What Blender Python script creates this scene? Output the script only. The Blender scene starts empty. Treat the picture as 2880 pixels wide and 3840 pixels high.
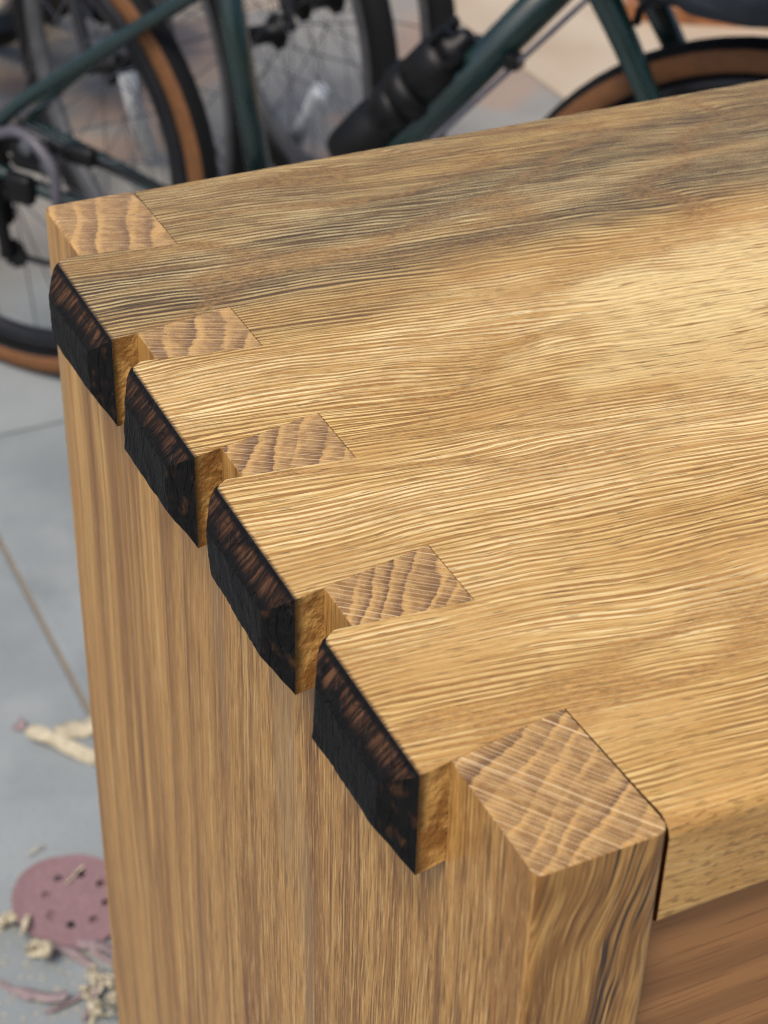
import bpy, bmesh, math, random
from mathutils import Vector, Matrix, noise as mnoise
random.seed(7)
C = bpy.context.scene.collection
R = math.radians
PI = math.pi

# ------------------------------------------------------------------ camera
cam_d = bpy.data.cameras.new('camera')
cam = bpy.data.objects.new('camera', cam_d); C.objects.link(cam)
bpy.context.scene.camera = cam
cam_d.sensor_fit = 'VERTICAL'; cam_d.sensor_height = 36.0; cam_d.sensor_width = 27.0
cam_d.lens = 36 * 6966.28 / 3840
cam_d.clip_start = 0.02; cam_d.clip_end = 400
CAM = Vector((-0.19872, -0.299596, 1.387))
fw = Vector((0.365007, 0.732203, -0.57502)).normalized()
rt = fw.cross(Vector((0, 0, 1))).normalized(); up = rt.cross(fw)
ROLL = 0.0274
r2 = rt * math.cos(ROLL) + up * math.sin(ROLL); u2 = up * math.cos(ROLL) - rt * math.sin(ROLL)
cam.matrix_world = Matrix(((r2.x, u2.x, -fw.x, CAM.x), (r2.y, u2.y, -fw.y, CAM.y), (r2.z, u2.z, -fw.z, CAM.z), (0, 0, 0, 1)))
cam_d.dof.use_dof = True
cam_d.dof.focus_distance = 0.68
cam_d.dof.aperture_fstop = 16.0
cam_d.dof.aperture_blades = 0

# ------------------------------------------------------------------ light
SUN_DIR = Vector((-0.40, -0.30, 0.87)).normalized()      # towards the sun
world = bpy.data.worlds.new('World'); bpy.context.scene.world = world
world.use_nodes = True
wn = world.node_tree; wn.nodes.clear()
sky = wn.nodes.new('ShaderNodeTexSky'); sky.sky_type = 'NISHITA'; sky.sun_disc = False
sky.sun_elevation = math.asin(SUN_DIR.z)
sky.sun_rotation = math.atan2(SUN_DIR.x, SUN_DIR.y)
sky.air_density = 1.0; sky.dust_density = 4.0; sky.ozone_density = 1.0
bg = wn.nodes.new('ShaderNodeBackground'); bg.inputs['Strength'].default_value = 0.11
wo = wn.nodes.new('ShaderNodeOutputWorld')
wn.links.new(sky.outputs[0], bg.inputs['Color']); wn.links.new(bg.outputs[0], wo.inputs['Surface'])
sd = bpy.data.lights.new('sun', 'SUN'); sd.energy = 1.6; sd.angle = R(18); sd.color = (1.0, 0.94, 0.85)
so = bpy.data.objects.new('sun', sd); C.objects.link(so)
so.rotation_euler = SUN_DIR.to_track_quat('Z', 'Y').to_euler(); so.location = SUN_DIR * 6
vs = bpy.context.scene.view_settings
vs.view_transform = 'Standard'; vs.look = 'None'; vs.gamma = 1; vs.exposure = 0.4
bpy.context.scene.cycles.use_denoising = True
bpy.context.scene.cycles.denoising_prefilter = 'NONE'
bpy.context.scene.cycles.denoising_input_passes = 'RGB_ALBEDO_NORMAL'
bpy.context.scene.cycles.filter_width = 1.1
bpy.context.scene.cycles.max_bounces = 8

# ------------------------------------------------------------------ node helpers
def lin(r, g=None, b=None):
    if g is None: r, g, b = r
    f = lambda c: (c / 255 / 12.92) if c / 255 <= 0.04045 else ((c / 255 + 0.055) / 1.055) ** 2.4
    return (f(r), f(g), f(b), 1)

class X:
    """a socket or a number, with arithmetic that adds Math nodes"""
    def __init__(s, t, v): s.t, s.v = t, v
    def m(s, op, *o):
        n = s.t.nodes.new('ShaderNodeMath'); n.operation = op
        for i, q in enumerate((s,) + o):
            q = q.v if isinstance(q, X) else q
            if isinstance(q, (int, float)): n.inputs[i].default_value = q
            else: s.t.links.new(q, n.inputs[i])
        return X(s.t, n.outputs[0])
    def __add__(s, o): return s.m('ADD', o)
    __radd__ = __add__
    def __sub__(s, o): return s.m('SUBTRACT', o)
    def __rsub__(s, o): return X(s.t, o).m('SUBTRACT', s)
    def __mul__(s, o): return s.m('MULTIPLY', o)
    __rmul__ = __mul__
    def __truediv__(s, o): return s.m('DIVIDE', o)
    def sin(s): return s.m('SINE')
    def abs(s): return s.m('ABSOLUTE')
    def pow(s, k): return s.m('POWER', k)
    def min(s, o): return s.m('MINIMUM', o)
    def max(s, o): return s.m('MAXIMUM', o)
    def step(s, a, b):
        n = s.t.nodes.new('ShaderNodeMapRange'); n.interpolation_type = 'SMOOTHSTEP'
        s.t.links.new(s.v, n.inputs['Value'])
        if a <= b: lo, hi, x0, x1 = a, b, 0, 1
        else: lo, hi, x0, x1 = b, a, 1, 0
        n.inputs['From Min'].default_value = lo; n.inputs['From Max'].default_value = hi
        n.inputs['To Min'].default_value = x0; n.inputs['To Max'].default_value = x1
        return X(s.t, n.outputs['Result'])

class Mat:
    def __init__(s, name, rough=0.5, spec=0.5, metal=0.0):
        s.m = bpy.data.materials.new(name); s.m.use_nodes = True
        s.t = s.m.node_tree
        s.b = s.t.nodes['Principled BSDF']
        s.b.inputs['Roughness'].default_value = rough
        s.b.inputs['Specular IOR Level'].default_value = spec
        s.b.inputs['Metallic'].default_value = metal
        s._c = None
    def xyz(s):
        if s._c is None:
            n = s.t.nodes.new('ShaderNodeTexCoord'); q = s.t.nodes.new('ShaderNodeSeparateXYZ')
            s.t.links.new(n.outputs['Object'], q.inputs[0]); s._c = [X(s.t, q.outputs[i]) for i in range(3)]
        return s._c
    def attr(s, name):
        n = s.t.nodes.new('ShaderNodeAttribute'); n.attribute_type = 'OBJECT'; n.attribute_name = name
        return X(s.t, n.outputs['Fac'])
    def normal(s):
        n = s.t.nodes.new('ShaderNodeNewGeometry'); q = s.t.nodes.new('ShaderNodeSeparateXYZ')
        s.t.links.new(n.outputs['True Normal'], q.inputs[0]); return [X(s.t, q.outputs[i]) for i in range(3)]
    def noise(s, x, y, z=0.0, detail=1.0, rough=0.5, dist=0.0):
        c = s.t.nodes.new('ShaderNodeCombineXYZ')
        for i, q in enumerate((x, y, z)):
            q = q.v if isinstance(q, X) else q
            if isinstance(q, (int, float)): c.inputs[i].default_value = q
            else: s.t.links.new(q, c.inputs[i])
        n = s.t.nodes.new('ShaderNodeTexNoise'); n.noise_dimensions = '3D'
        n.inputs['Scale'].default_value = 1; n.inputs['Detail'].default_value = detail
        n.inputs['Roughness'].default_value = rough; n.inputs['Distortion'].default_value = dist
        s.t.links.new(c.outputs[0], n.inputs['Vector'])
        return X(s.t, n.outputs['Fac'])
    def mix(s, a, b, f, mode='MIX'):
        n = s.t.nodes.new('ShaderNodeMix'); n.data_type = 'RGBA'; n.blend_type = mode; n.clamp_factor = True
        for q, k in ((f, 0), (a, 6), (b, 7)):
            q = q.v if isinstance(q, X) else q
            if isinstance(q, (int, float)): n.inputs[k].default_value = q
            elif isinstance(q, tuple): n.inputs[k].default_value = q
            else: s.t.links.new(q, n.inputs[k])
        return n.outputs[2]
    def color(s, c):
        if isinstance(c, tuple): s.b.inputs['Base Color'].default_value = c
        else: s.t.links.new(c, s.b.inputs['Base Color'])
    def rough(s, x): s.t.links.new(x.v, s.b.inputs['Roughness'])
    def bump(s, h, dist, strength=1.0):
        n = s.t.nodes.new('ShaderNodeBump'); n.inputs['Distance'].default_value = dist; n.inputs['Strength'].default_value = strength
        s.t.links.new(h.v, n.inputs['Height']); s.t.links.new(n.outputs[0], s.b.inputs['Normal'])

def plain(name, rgb, rough=0.5, metal=0.0, spec=0.5, vary=0.12, scale=60):
    M = Mat(name, rough, spec, metal)
    x, y, z = M.xyz()
    n = M.noise(x * scale, y * scale, z * scale, detail=3)
    c = lin(rgb)
    lo = tuple(v * (1 - vary) for v in c[:3]) + (1,); hi = tuple(min(1, v * (1 + vary)) for v in c[:3]) + (1,)
    M.color(M.mix(lo, hi, n.step(0.3, 0.7)))
    M.rough(n * 0.16 + (rough - 0.08))
    return M.m

# ------------------------------------------------------------------ wood
def wood_top():
    M = Mat('oak_face_grain', 0.4, 0.45)
    x, y, z = M.xyz()
    yy = y + z * 0.9
    w1 = M.noise(x * 7, yy * 10, 3.1, 1) - 0.5
    w2 = M.noise(x * 24, yy * 34, 7.7, 1) - 0.5
    w3 = M.noise(x * 70, yy * 140, 2.2, 1) - 0.5
    # cathedral figure: contour bands of a slow field, stretched along the board
    F = M.noise(x * 3.0 + 4.2, yy * 7.5, 13.0, 2, 0.45) * 9 + yy * 9 + w2 * 0.5
    fr = F.m('FRACT')
    kink = fr.step(0.25, 0.5) * fr.step(1.0, 0.75)
    yl = yy + x * 0.11 + w1 * 0.020 + w2 * 0.0032 + w3 * 0.0004 + kink * 0.0010
    ph = M.noise(x * 6, yl * 85, 1.3, 1) * 13
    s1 = (yl * (2 * PI / 0.0026) + ph).sin()
    s2 = (yl * (2 * PI / 0.00135) + M.noise(x * 9, yl * 150, 6.1, 1) * 14).sin()
    st = ((M.noise(x * 16, yl * 760, 0.0, 3, 0.6) - 0.5) * 3.0 + 0.5).max(0).min(1)
    fine = ((M.noise(x * 50, yl * 2100, 4.0, 2) - 0.5) * 3.0 + 0.5).max(0).min(1)
    a1 = M.noise(x * 11, yl * 230, 19.0, 1).step(0.30, 0.60) * 0.82 + 0.16
    a2 = M.noise(x * 14, yl * 160, 27.0, 1).step(0.40, 0.65)
    line = s1 * a1 * 0.34 + s2 * a2 * 0.20 + (st - 0.5) * 0.34 + (fine - 0.5) * 0.30 + 0.48
    speck0 = M.noise(x * 300, yl * 1000, 3.5, 2, 0.7)
    edge = (st - 0.5) * 0.24 + (speck0 - 0.5) * 0.40
    ring = ((fr - 0.5).abs() + edge * 0.30).step(0.15, 0.04)
    pat = (M.noise(x * 8 + yy * 2, yy * 36, 5.5, 3, 0.6) + edge * 0.6).step(0.50, 0.68)
    vis = M.noise(x * 5, yy * 9, 33.0, 1).step(0.35, 0.6)
    # one broad pale figure in the middle of the board, with a browner outline
    ex = (x + yy * 0.30 - 0.345) / 0.160; ey = (yy - 0.225 - x * 0.08) / 0.058
    er = (ex * ex + ey * ey).pow(0.5) + (M.noise(x * 16, yy * 26, 41.0, 3, 0.6) - 0.5) * 1.7 + edge * 0.25
    palef = er.step(1.05, 0.55)
    outl = (er - 1.08).abs().step(0.20, 0.03)
    zone = (ring * (vis * 0.75 + 0.25)).max(pat * 0.7).max(outl * 0.60) * (1 - palef * 0.8)
    speck = M.noise(x * 420, yl * 1300, 0.5, 2, 0.7)
    dkn = M.noise(x * 4, yy * 20, 11.0, 3) - 0.5
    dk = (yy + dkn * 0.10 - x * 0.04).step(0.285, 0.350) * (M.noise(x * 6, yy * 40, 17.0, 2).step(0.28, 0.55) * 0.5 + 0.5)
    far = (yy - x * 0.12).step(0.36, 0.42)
    tone = M.noise(x * 6, yy * 20, 21.0, 2)
    c1 = M.mix(lin(246, 223, 166), lin(230, 196, 128), tone.step(0.35, 0.65))
    c2 = M.mix(lin(176, 129, 68), lin(142, 99, 48), tone.step(0.35, 0.65))
    c3 = M.mix(lin(134, 91, 42), lin(196, 149, 82), speck.step(0.34, 0.66))
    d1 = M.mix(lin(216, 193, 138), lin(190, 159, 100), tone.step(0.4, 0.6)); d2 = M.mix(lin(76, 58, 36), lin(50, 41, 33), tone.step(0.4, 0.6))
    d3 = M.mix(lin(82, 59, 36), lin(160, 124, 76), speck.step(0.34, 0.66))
    nx, ny, nz = M.normal()
    fr_ = ny.step(-0.4, -0.8)
    L = line.step(0.14, 0.86) * (1 - fr_ * 0.45) + fr_ * 0.22
    soft = (yy.step(0.26, 0.08) * 0.25 + M.noise(x * 9, yy * 30, 81.0, 3, 0.6).step(0.48, 0.64) * 0.42).min(0.60)
    LG = L * (1 - soft) + soft * 0.56
    mid_ = M.mix(lin(218, 178, 110), lin(196, 153, 84), tone.step(0.35, 0.65))
    gold = M.mix(M.mix(M.mix(mid_, c2, LG.step(0.50, 0.12)), c1, LG.step(0.50, 0.88)), c3, zone * 0.70)
    gold = M.mix(gold, M.mix(lin(206, 159, 98), lin(184, 135, 76), speck.step(0.35, 0.65)), soft * 0.35)
    gold = M.mix(gold, lin(240, 211, 146), palef * 0.50)
    dash = M.noise(x * 42, yl * 520, 51.0, 1).step(0.60, 0.67)
    gold = M.mix(gold, M.mix(lin(206, 159, 98), lin(184, 135, 76), speck.step(0.35, 0.65)), soft * 0.35)
    gold = M.mix(gold, lin(140, 97, 44), dash * (palef * 0.6 + 0.2))
    LD = (line - 0.04).step(0.20, 0.86)
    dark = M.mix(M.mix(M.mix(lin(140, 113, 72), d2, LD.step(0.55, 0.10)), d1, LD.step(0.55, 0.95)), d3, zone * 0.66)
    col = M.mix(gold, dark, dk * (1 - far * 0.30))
    pore = M.noise(x * 95, yl * 1500, 8.0, 1).step(0.64, 0.71)
    col = M.mix(col, lin(96, 65, 32), pore * 0.6)
    fleck = M.noise(x * 170, (y + z) * 480, 61.0, 2).step(0.56, 0.64)
    col = M.mix(col, lin(128, 92, 44), fleck * fr_ * 0.6)
    # scorched fringe beside the burnt tail ends
    hair = M.noise(x * 250, y * 1500, 0.0, 2, 0.7) - 0.5
    sc = (x + hair * 0.0026).step(-0.0094, -0.0112)
    col = M.mix(col, lin(60, 37, 20), sc * 0.9)
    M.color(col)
    M.rough(M.noise(x * 40, yl * 300, 6.0, 2) * 0.22 + 0.19 + (1 - L) * 0.12)
    M.bump(L * 0.6 + fine * 0.3 - pore * 0.8, 0.0002, 1.0)
    return M.m

def wood_tail_side():
    M = Mat('oak_tail_side', 0.28, 0.6)
    x, y, z = M.xyz()
    n = M.noise(x * 260, y * 120, z * 240, 3, 0.6)
    b = M.noise(x * 90, y * 90, z * 110, 2)
    g = M.noise(x * 120, 0.0, z * 420, 2)
    c = M.mix(lin(210, 167, 98), lin(144, 102, 54), b.step(0.35, 0.62))
    c = M.mix(c, lin(104, 68, 34), g.step(0.5, 0.7) * 0.45)
    sc = (x + (b - 0.5) * 0.008).step(-0.0070, -0.0116)
    c = M.mix(c, lin(40, 26, 18), sc * 0.9)
    M.color(c); M.bump(n, 0.0016, 1.0); return M.m

def wood_end_grain():
    M = Mat('oak_end_grain', 0.36, 0.5)
    x, y, z = M.xyz()
    a = M.attr('ray_angle'); k = M.attr('ring_pitch')
    ca = a.m('COSINE'); sa = a.sin()
    t = x * ca + y * sa; v = y * ca - x * sa
    wob = M.noise(t * 45, v * 45, 0.0, 2) - 0.5
    scal = (v * (PI / 0.0055) + wob * 6).sin().abs()
    t2 = t + wob * 0.004 + scal * 0.0006 + (M.noise(t * 70, v * 25, 9.0, 1) - 0.5) * 0.012
    saw = (t2 / k).m('FRACT')
    late = M.noise((t2 / k).m('FLOOR') * 3.7, v * 14, 8.0, 1).step(0.35, 0.65)
    pale = saw.step(0.0, 0.06) * saw.step(0.42, 0.14)
    dark = saw.step(0.45, 0.95) * (saw.step(1.0, 0.97))
    mott = M.noise(t * 150, v * 320, 7.0, 2)
    c = M.mix(lin(178, 138, 84), lin(148, 109, 62), mott.step(0.38, 0.62))
    c = M.mix(c, lin(108, 75, 46), dark * (late * 0.75 + 0.15))
    c = M.mix(c, lin(204, 158, 92), pale * (M.noise(x * 60, y * 60, 71.0, 1).step(0.3, 0.6) * 0.6 + 0.2))
    pore = M.noise(x * 1300, y * 1300, 0.0, 2, 0.6)
    c = M.mix(c, lin(98, 69, 44), pore.step(0.55, 0.70) * 0.5)
    pit = M.noise(t2 * 140, v * 260, 12.0, 2).step(0.69, 0.74) * pale
    c = M.mix(c, lin(96, 62, 34), pit * 0.8)
    vr = v + wob * 0.0010
    j1 = M.noise(t * 2.5, vr * 150, 3.0, 1); j2 = M.noise(t * 5, vr * 300, 6.0, 1)
    ray = (vr * (2 * PI / 0.0023) + j1 * 16).sin().step(0.965, 0.995) * 0.95
    ray = ray.max((vr * (2 * PI / 0.0017) + j2 * 13).sin().step(0.95, 0.995) * 0.45)
    c = M.mix(c, lin(244, 215, 168), ray)
    M.color(c)
    M.bump(ray * 0.3 - pit * 1.6 + pore * 0.35, 0.0002, 0.9)
    return M.m

def wood_upright():
    M = Mat('oak_upright_grain', 0.42, 0.4)
    x, y, z = M.xyz()
    w1 = M.noise(y * 5 + x * 5, z * 2.4, 3.0, 1) - 0.5
    w2 = M.noise(y * 20 + x * 20, z * 11, 5.0, 1) - 0.5
    s = y - x + w1 * 0.034 + w2 * 0.0050
    big = M.noise(s * 55, z * 1.4, 1.0, 2)
    mid = M.noise(s * 170, z * 4.5, 2.0, 2, 0.55)
    strength = M.noise(y * 16, z * 4.0, 31.0, 1)
    fine = M.noise(s * 850, z * 44, 4.0, 2, 0.6)
    fib = M.noise(s * 1500, z * 130, 14.0, 2, 0.65)
    grit = M.noise(x * 1500 + y * 1500, y * 1500, z * 900, 2)
    c = M.mix(lin(188, 141, 76), lin(150, 105, 50), big.step(0.38, 0.62))
    c = M.mix(c, lin(114, 75, 35), mid.step(0.52, 0.70) * (strength.step(0.3, 0.7) * 0.45 + 0.2))
    c = M.mix(c, lin(214, 171, 102), mid.step(0.46, 0.30) * 0.6)
    near = y.step(0.36, 0.14)
    c = M.mix(c, lin(100, 66, 32), fine.step(0.52, 0.68) * (near * 0.50 + 0.24))
    c = M.mix(c, lin(226, 186, 122), fine.step(0.47, 0.30) * (near * 0.45 + 0.18))
    c = M.mix(c, lin(96, 63, 34), fib.step(0.58, 0.70) * (near * 0.35 + 0.25))
    c = M.mix(c, lin(224, 188, 130), fib.step(0.40, 0.28) * (near * 0.3 + 0.15))
    por = M.noise(s * 700, z * 34, 77.0, 1).step(0.63, 0.70)
    c = M.mix(c, lin(84, 53, 26), por * (near * 0.5 + 0.12))
    gr = M.noise(s * 30, z * 3.0, 15.0, 2).step(0.60, 0.70)
    c = M.mix(c, lin(158, 129, 90), gr * 0.5)
    dl = M.noise(s * 95, z * 1.2, 45.0, 1)
    c = M.mix(c, lin(104, 66, 34), (dl - 0.56).abs().step(0.018, 0.004) * 0.6)
    og = M.noise(s * 120, z * 9, 25.0, 1).step(0.70, 0.76)
    c = M.mix(c, lin(176, 107, 40), og * 0.5)
    pale = M.noise(y * 38, z * 9, 55.0, 2).step(0.70, 0.76)
    c = M.mix(c, lin(214, 190, 146), pale * 0.45)
    c = M.mix(c, lin(92, 61, 34), grit.step(0.62, 0.75) * 0.25)
    M.color(c)
    M.rough(fine * 0.2 + 0.34)
    M.bump(fine * 0.5 + mid * 0.2 + fib * 0.4, 0.00016, 0.9)
    return M.m

def wood_figured():
    """front edge of the upright: wild swirling grain"""
    M = Mat('oak_figured_grain', 0.34, 0.5)
    x, y, z = M.xyz()
    w1 = M.noise(x * 30, z * 10, 3.0, 2) - 0.5
    w2 = M.noise(x * 80, z * 34, 8.0, 1) - 0.5
    curl = (z + 0.03).step(-0.012, 0.028)
    s = x + w1 * 0.013 + w2 * 0.0035 - curl * 0.006 - z * 0.06
    ln = (s * (2 * PI / 0.0027) + M.noise(s * 60, z * 6, 1.0, 1) * 12).sin() * 0.5 + 0.5
    fine = M.noise(s * 900, z * 18, 4.0, 2)
    big = M.noise(s * 150, z * 9, 6.0, 2)
    c = M.mix(lin(182, 136, 72), lin(136, 93, 44), big.step(0.38, 0.62))
    rgt = (x + w1 * 0.02).step(0.016, 0.028)
    thin = M.noise(s * 620, z * 26, 12.0, 2)
    fin2 = M.noise(s * 1300, z * 60, 15.0, 2)
    c = M.mix(c, lin(92, 59, 28), thin.step(0.52, 0.66) * 0.5)
    c = M.mix(c, lin(218, 172, 102), thin.step(0.46, 0.32) * 0.5)
    c = M.mix(c, lin(86, 53, 26), fin2.step(0.54, 0.68) * 0.45)
    c = M.mix(c, lin(226, 183, 116), fin2.step(0.46, 0.32) * 0.35)
    dkl = M.noise(s * 520, z * 9, 72.0, 1).step(0.53, 0.60) * M.noise(x * 60, z * 16, 14.0, 1).step(0.36, 0.55)
    c = M.mix(c, lin(52, 38, 28), dkl * (rgt * 0.85 + 0.14))
    og = M.noise(x * 60, z * 14, 44.0, 2).step(0.58, 0.70) * (1 - rgt)
    c = M.mix(c, lin(140, 79, 26), og * 0.6)
    M.color(c); M.bump(thin * 0.5 + fin2 * 0.4, 0.00018, 0.9); return M.m

def wood_panel():
    M = Mat('brown_panel_grain', 0.5, 0.35)
    x, y, z = M.xyz()
    w = M.noise(x * 5, z * 14, 3.0, 1) - 0.5
    s = z + w * 0.02
    f = M.noise(x * 22, s * 520, 1.0, 2); b = M.noise(x * 3, s * 60, 2.0, 2)
    c = M.mix(lin(170, 121, 74), lin(140, 97, 57), b.step(0.35, 0.65))
    c = M.mix(c, lin(118, 78, 44), f.step(0.54, 0.70) * 0.6)
    M.color(c); M.bump(f, 0.0001, 0.6); return M.m

def char(name, kind):
    M = Mat(name, 0.5, 0.18)
    x, y, z = M.xyz()
    n = M.noise(x * 300, y * 300, z * 300, 4, 0.65)
    crk = M.noise(x * 200, y * 330, z * 90, 2)
    c = M.mix(lin(7, 7, 9), lin(18, 17, 17), n.step(0.4, 0.7))
    if kind == 'top':
        wv = M.noise(y * 60, z * 60, x * 60, 1) - 0.5
        st = M.noise((y + x * 0.3) * 520 + wv * 2.0, z * 30, x * 30, 2)
        pt = M.noise(y * 75, z * 90, x * 90, 2)
        low = (z + wv * 0.005).step(-0.0088, -0.0040)
        f = st.step(0.40, 0.62) * 0.75 + 0.15
        f = f * pt.step(0.28, 0.46) * low * (z + wv * 0.002).step(-0.0010, -0.0026)
        br = M.mix(lin(84, 55, 37), lin(112, 77, 52), st.step(0.5, 0.75))
        c = M.mix(c, br, f * 0.85)
    elif kind == 'side':
        pt = M.noise(y * 120, z * 130, x * 160, 2)
        st = M.noise(x * 420 + z * 90, y * 420, z * 120, 2)
        c = M.mix(c, lin(122, 82, 44), pt.step(0.50, 0.72) * st.step(0.40, 0.66) * 0.24)
    else:
        pt = M.noise(y * 90, z * 60, x * 60, 2)
        st = M.noise(y * 700, z * 70, x * 90, 2)
        c = M.mix(c, lin(62, 50, 44), pt.step(0.55, 0.75) * st.step(0.45, 0.66) * 0.35)
    M.color(c)
    crk2 = (M.noise(x * 140, y * 160, z * 45, 1) - 0.5).abs().step(0.0, 0.035)
    M.rough(n * 0.35 + 0.42)
    M.bump(n * 0.8 + crk.step(0.40, 0.52) * 0.5 + crk2 * 0.8, 0.0007, 1.0)
    return M.m

W_TOP = wood_top(); W_SIDE = wood_tail_side(); W_END = wood_end_grain(); W_UP = wood_upright()
GLUE = plain('dark_glue', (58, 26, 18), 0.3, scale=300)
W_FIG = wood_figured(); W_PAN = wood_panel()
CH_F = char('char_end_face', 'face'); CH_T = char('char_top_chamfer', 'top'); CH_S = char('char_side_chamfer', 'side')

# ------------------------------------------------------------------ object helpers
def link(name, mesh, mats, parent=None, loc=(0, 0, 0)):
    o = bpy.data.objects.new(name, mesh); C.objects.link(o)
    for m in (mats if isinstance(mats, (list, tuple)) else [mats]):
        if m.name not in [q.name for q in mesh.materials if q]: mesh.materials.append(m)
    o.location = loc
    if parent: o.parent = parent
    return o
def obj(name, bm, mats, parent=None, loc=(0, 0, 0), smooth=False):
    me = bpy.data.meshes.new(name)
    if smooth:
        for f in bm.faces: f.smooth = True
    bm.normal_update(); bm.to_mesh(me); bm.free()
    return link(name, me, mats, parent, loc)
def tag(o, label, cat, group=None):
    o['label'] = label; o['category'] = cat
    if group: o['group'] = group
    return o
def thing(name, label, cat, loc=(0, 0, 0), rotz=0, group=None):
    o = bpy.data.objects.new(name, None); C.objects.link(o); o.empty_display_size = 0.1
    o.location = loc; o.rotation_euler = (0, 0, rotz)
    return tag(o, label, cat, group)
def soften(o, angle=38):
    for p in o.data.polygons: p.use_smooth = True
    bm = bmesh.new(); bm.from_mesh(o.data)
    for e in bm.edges:
        if len(e.link_faces) == 2: e.smooth = e.calc_face_angle(0) < R(angle)
    bm.to_mesh(o.data); bm.free()
    w = o.modifiers.new('normals', 'WEIGHTED_NORMAL'); w.keep_sharp = True; w.weight = 90
def prism(pts, z0, z1):
    bm = bmesh.new()
    a = [bm.verts.new((p[0], p[1], z0)) for p in pts]; b = [bm.verts.new((p[0], p[1], z1)) for p in pts]
    n = len(pts)
    bm.faces.new(b); bm.faces.new(a[::-1])
    for i in range(n): bm.faces.new((a[i], a[(i + 1) % n], b[(i + 1) % n], b[i]))
    bmesh.ops.recalc_face_normals(bm, faces=bm.faces)
    return bm
def bevel(bm, test, off, seg=3):
    es = [e for e in bm.edges if test((e.verts[0].co, e.verts[1].co))]
    if es: bmesh.ops.bevel(bm, geom=es, offset=off, segments=seg, profile=0.5, affect='EDGES', clamp_overlap=True)
def tube(path, r, seg=12, caps=True):
    """tube along a list of points; r a number or list"""
    bm = bmesh.new(); path = [Vector(p) for p in path]; rings = []
    rs = r if isinstance(r, (list, tuple)) else [r] * len(path)
    prev = None
    for i, p in enumerate(path):
        d = (path[min(i + 1, len(path) - 1)] - path[max(i - 1, 0)]).normalized()
        if prev is None:
            a = Vector((0, 0, 1)) if abs(d.z) < 0.9 else Vector((1, 0, 0))
            s = d.cross(a).normalized()
        else:
            s = (prev - d * prev.dot(d)).normalized()
        prev = s; t = d.cross(s)
        rings.append([bm.verts.new(p + (s * math.cos(k * 2 * PI / seg) + t * math.sin(k * 2 * PI / seg)) * rs[i]) for k in range(seg)])
    for i in range(len(rings) - 1):
        for k in range(seg): bm.faces.new((rings[i][k], rings[i][(k + 1) % seg], rings[i + 1][(k + 1) % seg], rings[i + 1][k]))
    if caps: bm.faces.new(rings[0][::-1]); bm.faces.new(rings[-1])
    bmesh.ops.recalc_face_normals(bm, faces=bm.faces)
    return bm
def curve_pts(pts, n=8):
    P = [Vector(p) for p in pts]; out = []
    for i in range(len(P) - 1):
        p0 = P[max(i - 1, 0)]; p1 = P[i]; p2 = P[i + 1]; p3 = P[min(i + 2, len(P) - 1)]
        for k in range(n):
            t = k / n
            out.append(0.5 * ((2 * p1) + (p2 - p0) * t + (2 * p0 - 5 * p1 + 4 * p2 - p3) * t * t + (3 * p1 - p0 - 3 * p2 + p3) * t ** 3))
    return out + [P[-1]]
def revolve(profile, n=64, closed=True, mat_of=None):
    """profile of (radius, y) turned about the y axis"""
    bm = bmesh.new(); rings = []
    for k in range(n):
        a = 2 * PI * k / n
        rings.append([bm.verts.new((r * math.cos(a), y, r * math.sin(a))) for r, y in profile])
    m = len(profile)
    for k in range(n):
        A, B = rings[k], rings[(k + 1) % n]
        for i in range(m if closed else m - 1):
            f = bm.faces.new((A[i], A[(i + 1) % m], B[(i + 1) % m], B[i])); f.smooth = True
            if mat_of: f.material_index = mat_of(i)
    if not closed:
        for ring, i in ((0, 0), (0, m - 1)):
            vs_ = [rings[k][i] for k in range(n)]
            if profile[i][0] > 1e-5: bm.faces.new(vs_)
        bmesh.ops.remove_doubles(bm, verts=bm.verts, dist=1e-6)
    bmesh.ops.recalc_face_normals(bm, faces=bm.faces)
    return bm
def box(lo, hi, bev=0.0, seg=2):
    bm = prism([(lo[0], lo[1]), (hi[0], lo[1]), (hi[0], hi[1]), (lo[0], hi[1])], lo[2], hi[2])
    if bev: bmesh.ops.bevel(bm, geom=bm.edges[:], offset=bev, segments=seg, profile=0.5, affect='EDGES')
    return bm

# ------------------------------------------------------------------ floor
M = Mat('grey_concrete', 0.55, 0.35)
x, y, z = M.xyz()
n1 = M.noise(x * 2.3, y * 2.3, 0.0, 5, 0.6); n2 = M.noise(x * 160, y * 160, 0.0, 2); n3 = M.noise(x * 9, y * 9, 2.0, 3)
c = M.mix(lin(149, 154, 154), lin(128, 134, 135), n1.step(0.35, 0.65))
c = M.mix(c, lin(158, 160, 160), n3.step(0.55, 0.72) * 0.4)
st_ = M.noise(x * 5.5, y * 5.5, 9.0, 4, 0.65)
c = M.mix(c, lin(118, 122, 122), st_.step(0.56, 0.72) * 0.45)
c = M.mix(c, lin(112, 116, 118), n2.step(0.55, 0.75) * 0.35)
M.color(c); M.bump(n2, 0.0006, 0.5); CONC = M.m
M = Mat('warm_concrete', 0.6, 0.3)
x, y, z = M.xyz()
n1 = M.noise(x * 2.3, y * 2.3, 0.0, 5, 0.6); n2 = M.noise(x * 160, y * 160, 0.0, 2); n3 = M.noise(x * 3.4, y * 2.6, 5.0, 2)
c = M.mix(lin(149, 154, 154), lin(128, 134, 135), n1.step(0.35, 0.65))
wm = (y + x * 0.12 + (n1 - 0.5) * 0.5).step(0.30, 0.60)
c = M.mix(c, M.mix(lin(152, 149, 142), lin(134, 130, 124), n1.step(0.35, 0.65)), wm)
c = M.mix(c, lin(166, 138, 118), n3.step(0.50, 0.60) * wm * 0.7)
c = M.mix(c, lin(120, 118, 114), n2.step(0.55, 0.75) * 0.35)
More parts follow.
